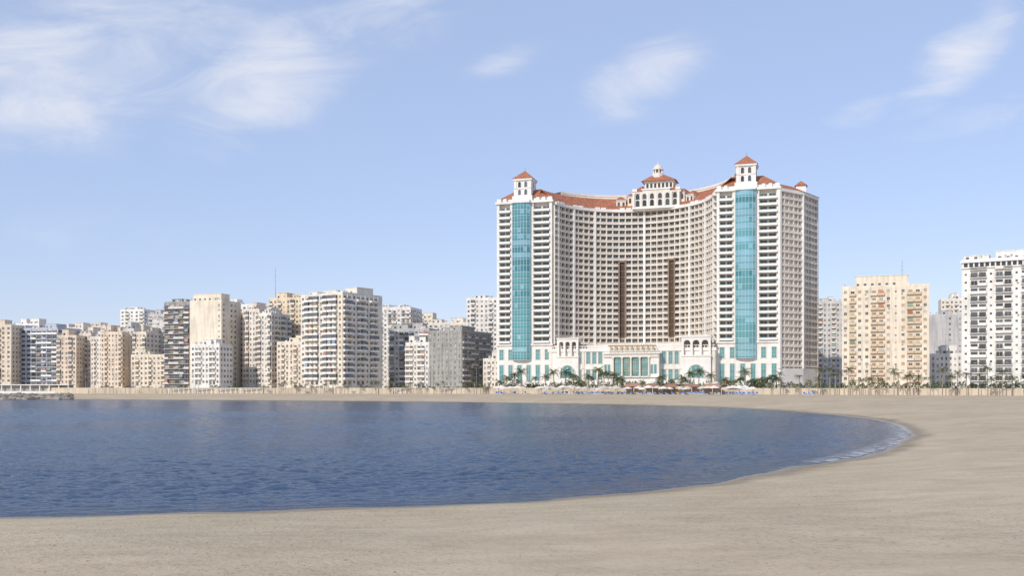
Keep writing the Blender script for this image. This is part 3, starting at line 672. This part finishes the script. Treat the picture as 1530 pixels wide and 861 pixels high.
# podium
pd=MB(); pd.box(-42,42,-6,2,0,19.5,M['hwhite']); pd.prism([(-42,2),(42,2),(30,28),(12,38),(-12,38),(-30,28)],0,22.5,M['hpink'])
pd.box(-42.5,42.5,-6.5,-6,18.7,20.3,M['hwhite']); pd.box(-42,42,-6.25,-6,9.6,10.3,M['hpink'])
for x in (-41,-30.5,-24,27,41): pd.box(x-.7,x+.7,-6.3,-6,0,18.7,M['hpink'])
for i in range(60):
    x=-41+82*i/59; pd.box(x-.15,x+.15,-6.4,-6.1,20.3,21.3,M['hwhite'])
pd.box(-42,42,-6.45,-6.05,21.3,21.6,M['hwhite'])
pd.build('podium_wall',hotel)
def arcade(p0,p1,yt):
    a,c=U(p0,-8),U(p1,-8); b=MB(); w=c-a; zt=ZL((p0+p1)/2,yt,-8); zb=zt-9
    b.box(a,c,-8,-1,0,zb,M['hwhite']); b.box(a,c,-8,-1,zt-1.4,zt,M['hwhite']); b.box(a-.4,c+.4,-8.4,-.6,zt,zt+.6,M['hwhite'])
    n=3
    for i in range(n+1):
        x=a+.6+(w-1.2)*i/n; b.box(x-.55,x+.55,-8,-7,zb,zt-1.4,M['hwhite'])
    b.box(a,c,-3,-2.9,zb,zt-1.4,M['hback2']); b.box(a-.3,c+.3,-8.3,-8,zb-.5,zb+.3,M['hpink'])
    for i in range(n):
        xa=a+1.15+(w-1.2)*i/n; xb=a+.05+(w-1.2)*(i+1)/n; xm=(xa+xb)/2; r=(xb-xa)/2
        for sg in (-1,1):
            pts=[(xm+sg*r,zt-1.4),(xm+sg*r,zt-1.4-r)]+[(xm+sg*r*cos(t*pi/12),zt-1.4-r+r*sin(t*pi/12)) for t in range(1,7)]
            b.poly([(x,-7.9,z) for x,z in pts],M['hwhite'])
    b.build('arcade',hotel)
    L_=MB(); L_.arch(7.4,6.4,-.05,M['podglass'],n=14); L_.archframe(7.4,6.4,.5,-.35,0,M['hpink'],n=14)
    for x in (-2.4,0,2.4): L_.box(x-.12,x+.12,-.15,-.06,0,5.4,M['hwhite'])
    L_.box(-3.6,3.6,-.14,-.06,2.6,2.8,M['hwhite']); L_.build('lunette_window',hotel,((a+c)/2,-8,5.3))
arcade(832,864,507); arcade(1018,1062,504)
def tallw(px,y0,y1,w,v=-6):
    z0=ZL(px,y1,v); z1=ZL(px,y0,v); h=z1-z0; b=MB()
    b.poly([(-w/2,-.05,0),(w/2,-.05,0),(w/2,-.05,h),(-w/2,-.05,h)],M['podglass']); b.box(-.05,.05,-.12,-.05,0,h,M['mullion']); b.box(-w/2,-.05,-.11,-.05,h*.6,h*.6+.12,M['mullion']); b.box(.05,w/2,-.11,-.05,h*.6,h*.6+.12,M['mullion'])
    b.box(-w/2-.3,-w/2,-.3,0,-.2,h+.3,M['hpink']); b.box(w/2,w/2+.3,-.3,0,-.2,h+.3,M['hpink']); b.box(-w/2,w/2,-.3,0,h,h+.3,M['hpink'])
    b.build('tall_window',hotel,(U(px,v),v,z0))
for px in (870,879,888,897,992,1002,1011): tallw(px,524,544,2.0); tallw(px,552,568,2.0)
# entrance portico: beige, glazed bays between piers, gilded pergola on its roof
a,c=U(902,-12),U(984,-12); po=MB(); zc=ZL(943,534,-12); wd_=c-a; zs=5.6
po.box(a,c,-12,-6,zc,zc+1.6,M['hpink']); po.box(a-.6,c+.6,-12.6,-6,zc+1.6,zc+2.2,M['hwhite']); po.box(a,c,-6.6,-6.1,0,zc,M['hpink'])
po.box(a,a+wd_*.17,-11.4,-6.6,0,zc,M['hwhite']); po.box(c-wd_*.17,c,-11.4,-6.6,0,zc,M['hwhite']); po.box(a+wd_*.17,c-wd_*.17,-11.2,-6.6,0,zs,M['hwhite'])
po.box(a-.3,c+.3,-12.2,-11.4,zs,zs+.6,M['hwhite'])
for f0 in (.325,.485,.645): po.box(a+wd_*f0,a+wd_*(f0+.03),-11.6,-6.7,zs+.6,zc,M['hwhite'])
for i in range(40): x=a+.3+(wd_-.6)*i/39; po.box(x-.12,x+.12,-12.3,-12.1,zc+2.2,zc+3.1,M['hwhite'])
po.box(a-.2,c+.2,-12.4,-12.,zc+3.1,zc+3.35,M['hwhite'])
po.build('portico',hotel)
for i in range(5):
    x=a+wd_*(.175+.1625*i); cl=MB(); cl.lathe([(.7,zs+.6),(.7,zs+1.2),(.5,zs+1.4),(.42,zc-1.),(.7,zc-.4),(.7,zc)],12,M['hpink']); cl.build('column',hotel,(x,-11.9,0))
for x0,x1 in ((.17,.325),(.355,.485),(.515,.645),(.675,.83)):
    q=MB(); xa,xb=a+wd_*x0,a+wd_*x1; q.box(xa,xb,-10.95,-10.62,zs+.6,zc,M['podglass'])
    for i in range(5): x=xa+.1+(xb-xa-.2)*i/4; q.box(x-.09,x+.09,-11.08,-10.95,zs+.6,zc,M['gold'])
    for z in (zs+3,zc-2.5): q.box(xa,xb,-11.05,-10.96,z,z+.25,M['gold'])
    q.build('entrance_glazing',hotel)
for x0 in (.02,.08,.86,.925):
    q=MB(); q.poly([(-.6,-.03,0),(.6,-.03,0),(.6,-.03,4.6),(-.6,-.03,4.6)],M['podglass']); q.box(-.8,-.6,-.2,0,-.2,4.8,M['hpink']); q.box(.6,.8,-.2,0,-.2,4.8,M['hpink']); q.build('tall_window',hotel,(a+wd_*x0+.4,-11.4,7.4))
pg=MB(); zt=ZL(943,516,-9)
for i in range(9):
    x=a+3+(c-a-6)*i/8
    for y in (-11,-7.5): pg.box(x-.2,x+.2,y-.2,y+.2,zc+2.2,zt-.6,M['gold'])
for y in (-11.3,-7.3): pg.box(a+2,c-2,y-.15,y+.15,zt-.6,zt-.2,M['gold'])
for i in range(26):
    x=a+2.3+(c-a-4.6)*i/25; pg.box(x-.1,x+.1,-12,-6.6,zt-.2,zt+.05,M['cream'])
pg.build('roof_pergola',hotel)

# ------------------------------------------------------------------ palms
def crown(seed,n,L0,dry=0):
    r=random.Random(seed); b=MB()
    for k in range(n):
        az=2*pi*k/n*2.4+r.uniform(-.3,.3); el=r.uniform(-.25,1.15); Ln=L0*r.uniform(.75,1.1)
        m=M['fronddry'] if (el<0 and r.random()<.6) or r.random()<dry else M['frond']
        p=np.array([0,0,0.]); d=np.array([cos(az)*cos(el),sin(az)*cos(el),sin(el)]); side=np.array([-sin(az),cos(az),0]); N=7; pts=[]
        for i in range(N+1):
            pts.append(p.copy()); p=p+d*Ln/N; d=d+np.array([0,0,-.24]); d/=np.linalg.norm(d)
        for i in range(N):
            q0,q1=pts[i],pts[i+1]; wv=Ln*.20*sin(pi*(i+.8)/(N+1))+.1
            for sg in (-1,1):
                for h in (0,.5):
                    s=q0+(q1-q0)*h; e=q0+(q1-q0)*(h+.3); tip=s+(q1-q0)*.9+side*sg*wv+np.array([0,0,-wv*.45*r.uniform(.5,1.5)])
                    b.poly([tuple(s),tuple(e),tuple(tip)],m)
            b.poly([tuple(q0-side*.05),tuple(q0+side*.05),tuple(q1+side*.04),tuple(q1-side*.04)],m)
    return b
def trunk(h,seed,r0=.28):
    r=random.Random(seed); b=MB(); lean=(r.uniform(-.4,.4),r.uniform(-.4,.4)); n=6
    p=(0,0,-.2); rad=r0
    for i in range(n):
        f=(i+1)/n; q=(lean[0]*f*f,lean[1]*f*f,h*f); r1=r0*(1-.4*f)+(.06 if i==n-1 else 0); b.tube(p,q,rad,r1,8,M['trunk']); p=q; rad=r1
    return b,p
def palm_proto(label,group,h,L0,n,seed,dry=0,r0=.28):
    root=thing('palm_tree',label,'palm tree',(0,0,0),0,group); t,top=trunk(h,seed,r0); t.build('trunk',root); crown(seed,n,L0,dry).build('crown',root,top); return root
def scatter(protos,spots,zf):
    used=set()
    for k,(x,y,s) in enumerate(spots):
        i=random.randrange(len(protos)); 
        if i not in used: o=protos[i]; used.add(i)
        else: o=copy_tree(protos[i])
        o.location=(x,y,zf(x,y)); o.rotation_euler[2]=random.uniform(0,6.28); o.scale=(s,)*3
    for i,p in enumerate(protos):
        if i not in used:
            for ch in list(p.children): bpy.data.objects.remove(ch)
            bpy.data.objects.remove(p)
lab='full green date palm on the promenade before the hotel podium'
pp=[palm_proto(lab,'palms before the hotel',h,3.6,34,s) for h,s in ((6.5,1),(7.4,2),(5.2,3),(4.2,4))]
sp=[]
for px in (746,757,768,774,780,790,800,815,828,845,851,857,864,870,880,893,903,909,916,923,930,960,988,1004,1018,1024,1031,1044,1062,1083,1090,1097,1106,1114,1122,1128,1134,1142,1150,1160):
    D=promD(px)+random.uniform(2,8); sp.append((X_(px,D),D,random.uniform(.65,1.2)))
scatter(pp,sp,lambda x,y:CITY)
lab='thin sparse palm in the row along the hedge right of the hotel'
pp=[palm_proto(lab,'palms along the hedge on the right',h,2.5,18,s,.2,.19) for h,s in ((7.4,11),(9.4,12),(6.2,13),(8.4,14))]
sp=[]
px=1152
while px<1545:
    D=promD(px)-random.uniform(1.,8); sp.append((X_(px,D),D,random.uniform(.65,1.25))); px+=random.choice((4,6,8,10,14,18))
scatter(pp,sp,gz)
lab='small palm with thin trunk in the row below the left apartment blocks'
pp=[palm_proto(lab,'small palms below the left apartment blocks',h,2.0,15,s,.2,.17) for h,s in ((4.4,21),(5.8,22),(3.6,23),(5.,24))]
sp=[]
px=393
while px<735:
    D=promD(px)-random.uniform(.8,5); sp.append((X_(px,D),D,random.uniform(.6,1.2))); px+=random.choice((5,7,9,13,18))
scatter(pp,sp,gz)

# ------------------------------------------------------------------ hedges
def hedge_mesh(seed,Ln):
    r=random.Random(seed); b=MB(); n=int(110*Ln)
    for _ in range(n):
        x=r.uniform(0,Ln); top=1.7+.5*sin(x*1.3+seed)+.35*sin(x*3.1+seed*2); z=r.uniform(0,1)**.7*top; y=r.gauss(0,.55)
        s=r.uniform(.10,.24); d=np.array([r.gauss(0,1),r.gauss(0,1),r.gauss(0,1)]); d/=np.linalg.norm(d); e=np.cross(d,[r.gauss(0,1),r.gauss(0,1),r.gauss(0,1)]); e/=np.linalg.norm(e)
        c=np.array([x,y,z]); b.poly([tuple(c-d*s),tuple(c+e*s*.6),tuple(c+d*s),tuple(c-e*s*.6)],M['leaf'] if r.random()<.65 else M['leaf2'])
    return b
hm=[hedge_mesh(s,9) for s in (1,2,3)]
px=1135; k=0
while px<1550:
    D=promD(px)+1.2; D2=promD(px+28)+1.2; a=(X_(px,D),D); c=(X_(px+28,D2),D2); an=atan2(c[1]-a[1],c[0]-a[0])
    o=hm[k%3].build('hedge',None,(a[0],a[1],CITY),an); o.scale=(1.,1,1.45); tag(o,'clipped green hedge segment behind the palms at the right shore','hedge','hedge segments at the right shore'); px+=9/ (D/F)*.97; k+=1
px=150
while px<735:
    D=promD(px)+2; o=hm[k%3].build('shrub_bed',None,(X_(px,D),D,CITY),0); o.scale=(random.uniform(.5,.9),1,random.uniform(.5,.9)); tag(o,'low green shrub bed on the promenade below the left apartment blocks','shrub','shrub beds below the left apartment blocks'); k+=1; px+=random.choice((20,26,36,50))
px=740
while px<1140:
    D=promD(px)+random.uniform(1.5,9); o=hm[k%3].build('shrub_bed',None,(X_(px,D),D,CITY),random.uniform(-.3,.1)); o.scale=(random.uniform(.6,1.),1,random.uniform(.8,1.9)); tag(o,'dark green shrub bed among the palms in front of the hotel','shrub','shrub beds in front of the hotel'); k+=1; px+=random.choice((7,10,14,20))

# ------------------------------------------------------------------ beach furniture
u0=thing('beach_umbrella','pale canvas beach umbrella on the sand before the hotel','beach umbrella',(0,0,0),0,'beach umbrellas before the hotel')
b=MB(); b.tube((0,0,-.3),(0,0,2.7),.05,.05,6,M['wood']); b.build('pole',u0)
b=MB(); b.lathe([(1.75,1.95),(1.75,2.12),(.95,2.5),(.06,2.8)],8,M['canvas']); b.build('canopy',u0)
l0=thing('sun_lounger','blue cushioned white sun lounger on the hotel beach','sun lounger',(0,0,0),0,'sun loungers on the hotel beach')
b=MB(); b.box(-.33,.33,-1,.4,.28,.36,M['whitep']); b.hexa([(-.33,.4,.28),(.33,.4,.28),(.33,.4,.36),(-.33,.4,.36),(-.33,1.,.85),(.33,1.,.85),(.33,.95,.92),(-.33,.95,.92)],M['whitep'])
for x in (-.3,.24):
    for y in (-.95,.3): b.box(x,x+.06,y,y+.06,-.1,.28,M['whitep'])
b.build('frame',l0)
b=MB(); b.box(-.3,.3,-.95,.4,.365,.46,M['blue']); b.hexa([(-.3,.4,.37),(.3,.4,.37),(.3,.36,.46),(-.3,.36,.46),(-.3,.95,.94),(.3,.95,.94),(.3,.9,1.02),(-.3,.9,1.02)],M['blue']); b.build('cushion',l0)
first=[True,True]
def place(o0,i,x,y,rz,s=1,z=None):
    o=o0 if first[i] else copy_tree(o0); first[i]=False; o.location=(x,y,gz(x,y) if z is None else z); o.rotation_euler[2]=rz; o.scale=(s,)*3
    return o
for row,dd in enumerate((6,12,19)):
    px=745+row*4
    while px<1140:
        if random.random()<(.75 if row<2 else .4) and not(930<px<1080 and row==0):
            D=promD(px)-dd+random.uniform(-1.5,1.5); place(u0,0,X_(px,D),D,random.uniform(0,1),random.uniform(1.1,1.5))
            for q in (-1,1):
                if random.random()<.6:
                    x=X_(px,D)+q*random.uniform(1.,1.6); y=D-random.uniform(.6,1.6); place(l0,1,x,y,random.uniform(-.5,.5)+ (pi/2 if random.random()<.3 else 0),1.15)
        px+=random.choice((9,12,16))
px=765
while px<1140:
    if random.random()<.7:
        D=promD(px)+random.uniform(2,9); o=place(u0,0,X_(px,D),D,random.uniform(0,1),random.uniform(1.0,1.25),CITY)
        o['label']='pale canvas umbrella on the terrace above the sea wall before the hotel'; o['group']='umbrellas on the hotel terrace'
    px+=random.choice((10,14,20))
for px0,n in ((878,8),(1034,6),(1098,9),(1203,5)):
    for k in range(n):
        px=px0+k*3.6; D=promD(px)-random.uniform(17,24); place(l0,1,X_(px,D),D,random.uniform(-.4,.4)+pi/2*(k%2),1.3)
def hut(label,p0,p1,dd,hh,rise):
    D=promD((p0+p1)/2)-dd; a=X_(p0,D); c=X_(p1,D); w=c-a; d=5.; root=thing('beach_hut',label,'beach hut',(a,D,gz((a+c)/2,D)),0)
    b=MB(); b.frust((-.7,w+.7,-.7,d+.7),hh,(w*.3,w*.7,d*.42,d*.58),hh+rise,M['redroof']); b.box(-.6,w+.6,-.6,d+.6,hh-.2,hh,M['wood']); b.build('roof',root)
    n=max(2,int(w/3))
    for i in range(n+1):
        for y in (0,d-.2): q=MB(); q.box(-.1,.1,0,.2,-.5,hh-.2,M['whitep']); q.build('post',root,(w*i/n,y,0))
    b=MB(); b.box(.3,w-.3,1.2,1.5,-.3,1.1,M['seawall']); b.box(.2,w-.2,1.0,1.7,1.1,1.2,M['wood']); b.build('counter',root)
    b=MB(); b.box(.3,w-.3,d-1,d-.7,-.3,hh-.2,M['peach']); b.build('rear_wall',root)
hut('red brown roofed beach hut before the hotel portico',934,960,9,3.6,1.5)
hut('second red brown beach hut from the left, beside the one before the portico',964,986,9,3.4,1.4)
hut('middle red brown beach hut of the five, before the right part of the podium',990,1016,9,3.2,1.4)
hut('fourth red brown beach hut from the left',1021,1046,8,3.4,1.3)
hut('rightmost red brown beach hut, near the right hotel tower',1051,1078,8,3.4,1.3)
def tent(label,px,dd,w):
    D=promD(px)-dd; root=thing('beach_tent',label,'tent',(X_(px,D),D,gz(X_(px,D),D)),.2)
    b=MB(); b.frust((-w/2,w/2,-w/2,w/2),2.4,(-.08,.08,-.08,.08),4.,M['whitep']); b.box(-w/2,w/2,-w/2,-w/2+.04,2.1,2.4,M['whitep']); b.box(-w/2,w/2,w/2-.04,w/2,2.1,2.4,M['whitep']); b.build('canopy',root)
    for x in (-1,1):
        for y in (-1,1): q=MB(); q.tube((0,0,-.3),(0,0,2.4),.05,.05,6,M['whitep']); q.build('pole',root,(x*(w/2-.1),y*(w/2-.1),0))
for px,lb in ((815,'white peaked tent near the left hotel tower'),(1097,'white peaked tent below the right hotel tower'),(1113,'second white peaked tent, just right of the one below the tower')): tent(lb,px,10,4.4)
po=MB(); po.tube((0,0,-.4),(0,0,3.4),.10,.08,7,M['paleplank']); po.tube((0,0,3.4),(0,0,3.5),.09,.03,7,M['paleplank'])
px=132
while px<250:
    D=promD(px)-random.uniform(.8,3); x=X_(px,D); o=po.build('wooden_post',None,(x,D,gz(x,D))); o.scale=(1.2,1.2,random.uniform(.6,1.2)); tag(o,'pale weathered wooden post in the picket row left of the pergolas','post','pale wooden posts left of the pergolas'); px+=random.choice((2.4,3,3.6,6))
for k,(p0,p1) in enumerate(((252,282),(288,316),(322,352),(360,392),(590,622),(655,690))):
    D=promD(p0)-2.5; x0=X_(p0,D); w=X_(p1,D)-x0
    nm=['first','second','third','fourth','fifth','sixth'][k]
    root=thing('pergola','white flat beach pergola on posts, %s from the left'%nm,'pergola',(x0,D,gz(x0,D)))
    n=4
    for i in range(n+1): q=MB(); q.box(-.12,.12,-.12,.12,-.4,2.6,M['whitep']); q.build('post',root,(w*i/n,0,0))
    b=MB(); b.box(-.4,w+.4,-.2,.2,2.6,2.8,M['whitep']); b.box(-.4,w+.4,2.3,2.6,2.6,2.8,M['whitep'])
    for i in range(14): b.box(w*i/13-.08,w*i/13+.08,-.7,3.,2.8,2.95,M['whitep'])
    b.build('beam',root)
D=promD(40)-6; x0=X_(-40,D); w=X_(102,D)-x0; root=thing('beach_pavilion','long low white pavilion with dark openings above the boulders','pavilion',(x0,D,2.0),.0)
b=MB(); b.box(0,w,1.5,6,-1,4.3,M['darkgrey']); b.box(-.5,w+.5,-.6,6.5,4.3,4.8,M['white']); b.box(0,w,-.2,1.5,-1,1.3,M['white']); b.build('wall',root)
for i in range(11): q=MB(); q.box(-.25,.25,-.15,.35,1.3,4.3,M['white']); q.build('pier',root,(w*i/10,0,0))
rk=[]
for s in range(4):
    r=random.Random(s); b=MB(); prof=[(.1,-.7),(.8,-.6),(1.1,-.1),(1.0,.3),(.6,.7),(.1,.85)]; n=8
    b.lathe(prof,n,M['rock']); b.v=[(x*r.uniform(.75,1.25),y*r.uniform(.75,1.25),z*r.uniform(.8,1.25)) for x,y,z in b.v]; rk.append(b)
for k in range(150):
    px=random.uniform(-25,112); t=random.random(); D=430+t*26+random.uniform(-2,2); x=X_(px,D)
    if px>88 and random.random()<(px-88)/28: continue
    o=rk[k%4].build('boulder',None,(x,D,.1+t*1.8),random.uniform(0,6)); s=random.uniform(.7,1.7); o.scale=(s*1.2,s,s*.8); tag(o,'grey brown boulder in the breakwater heap at the far left','boulder','boulders of the far left breakwater')
l0=thing('street_lamp','tall grey street lamp on the seafront promenade','street lamp',(0,0,0),0,'street lamps on the promenade')
b=MB(); b.tube((0,0,0),(0,0,10),.14,.08,7,M['metal']); b.tube((0,0,9.9),(1.8,0,10.4),.06,.05,6,M['metal']); b.tube((0,0,9.9),(-1.8,0,10.4),.06,.05,6,M['metal']); b.build('pole',l0)
for s in (-1,1): q=MB(); q.box(-.45,.45,-.16,.16,-.08,.1,M['palegrey']); q.build('lamp_head',l0,(s*2.1,0,10.45))
for k,px in enumerate((60,128,196,268,342,420,505,577,640,712,1240,1302,1372,1450,1512)):
    o=l0 if k==0 else copy_tree(l0); D=promD(px)+7; o.location=(X_(px,D),D,CITY); o.rotation_euler[2]=.2

# ------------------------------------------------------------------ camera, light, sky
cam=bpy.data.cameras.new('camera'); co=bpy.data.objects.new('camera',cam); COL.objects.link(co); co.location=(0,0,CH); co.rotation_euler=(radians(90),0,0)
cam.sensor_width=36; cam.lens=36*F/1530; cam.shift_y=(HY-430.5)/1530; cam.clip_start=.5; cam.clip_end=20000; S.camera=co
sd=np.array([-.52,-.72,.60]); sd/=np.linalg.norm(sd); el=math.asin(sd[2]); az=atan2(sd[0],sd[1])
sun=bpy.data.lights.new('sun','SUN'); sun.energy=3.15; sun.angle=radians(.5); sun.color=(1,.935,.84)
so=bpy.data.objects.new('sun',sun); COL.objects.link(so)
from mathutils import Vector
so.rotation_euler=Vector(tuple(-sd)).to_track_quat('-Z','Y').to_euler(); so.location=(-200,-300,300)
wd=bpy.data.worlds.new('World'); S.world=wd; wd.use_nodes=True; nt=wd.node_tree; L=nt.links
bg=nt.nodes['Background']; STR=.15; bg.inputs['Strength'].default_value=STR
sky=nd(nt,'ShaderNodeTexSky'); sky.sky_type='NISHITA'; sky.sun_disc=False; sky.sun_elevation=el; sky.sun_rotation=az; sky.air_density=1.; sky.dust_density=.4; sky.ozone_density=2.5
tc=nd(nt,'ShaderNodeTexCoord'); sx=nd(nt,'ShaderNodeSeparateXYZ'); L.new(tc.outputs['Generated'],sx.inputs[0])
def mth(op,a,b=None):
    n=nd(nt,'ShaderNodeMath',operation=op)
    for i,v in enumerate((a,b)):
        if v is None: continue
        if isinstance(v,(int,float)): n.inputs[i].default_value=v
        else: L.new(v,n.inputs[i])
    return n.outputs[0]
ym=mth('MAXIMUM',sx.outputs['Y'],.05); cu_=mth('DIVIDE',sx.outputs['X'],ym); cw=mth('DIVIDE',sx.outputs['Z'],ym)
cb=nd(nt,'ShaderNodeCombineXYZ'); L.new(cu_,cb.inputs[0]); L.new(cw,cb.inputs[1])
nz=mrange(nt,noise(nt,cb.outputs[0],11.,10,.62,(.6,1.6,1),.9,radians(-38)),.3,.7,0,1)
nz2=mrange(nt,noise(nt,cb.outputs[0],3.2,5,.55,(1,1.3,1),.6),.32,.68,0,1)
tot=None
for px,py,rx,ry,rot,amp in ((130,70,560,200,3,.70),(390,110,260,160,25,.76),(560,30,220,110,20,.45),(968,112,180,85,32,.72),(1425,95,190,80,45,.78),(1485,25,110,60,60,.58),(1440,178,170,50,14,.55),(120,345,420,70,-4,.17),(1290,165,130,42,20,.4),(20,170,330,110,0,.62),(755,90,110,40,20,.36),(1180,30,220,50,10,.25)):
    mp=nd(nt,'ShaderNodeMapping'); mp.vector_type='TEXTURE'; mp.inputs['Location'].default_value=((px-CX)/F,(HY-py)/F,0); mp.inputs['Rotation'].default_value=(0,0,radians(rot)); mp.inputs['Scale'].default_value=(rx/F,ry/F,1)
    L.new(cb.outputs[0],mp.inputs[0]); vl=nd(nt,'ShaderNodeVectorMath',operation='LENGTH'); L.new(mp.outputs[0],vl.inputs[0])
    k=mth('MULTIPLY',mrange(nt,vl.outputs['Value'],1.,.0,0,1,True),amp); tot=k if tot is None else mth('MAXIMUM',tot,k)
dens=mth('ADD',mth('ADD',mth('MULTIPLY',tot,.95),mth('MULTIPLY',nz,.55)),mth('MULTIPLY',nz2,.28))
cl=mth('MULTIPLY',mrange(nt,dens,.45,1.62,0,1,True),mrange(nt,tot,0,.35,0,.95,True))
cl=mth('MULTIPLY',cl,mth('GREATER_THAN',sx.outputs['Y'],.05))
skc=mixc(nt,1.,sky.outputs[0],(1.06,.92,.97),'MULTIPLY')
skc=mixc(nt,.56,skc,(.52/STR,.655/STR,.93/STR))
fin=mixc(nt,cl,skc,(.88/STR,.88/STR,.93/STR))
L.new(fin,bg.inputs['Color'])
S.view_settings.view_transform='Standard'; S.view_settings.look='None'; S.view_settings.exposure=0
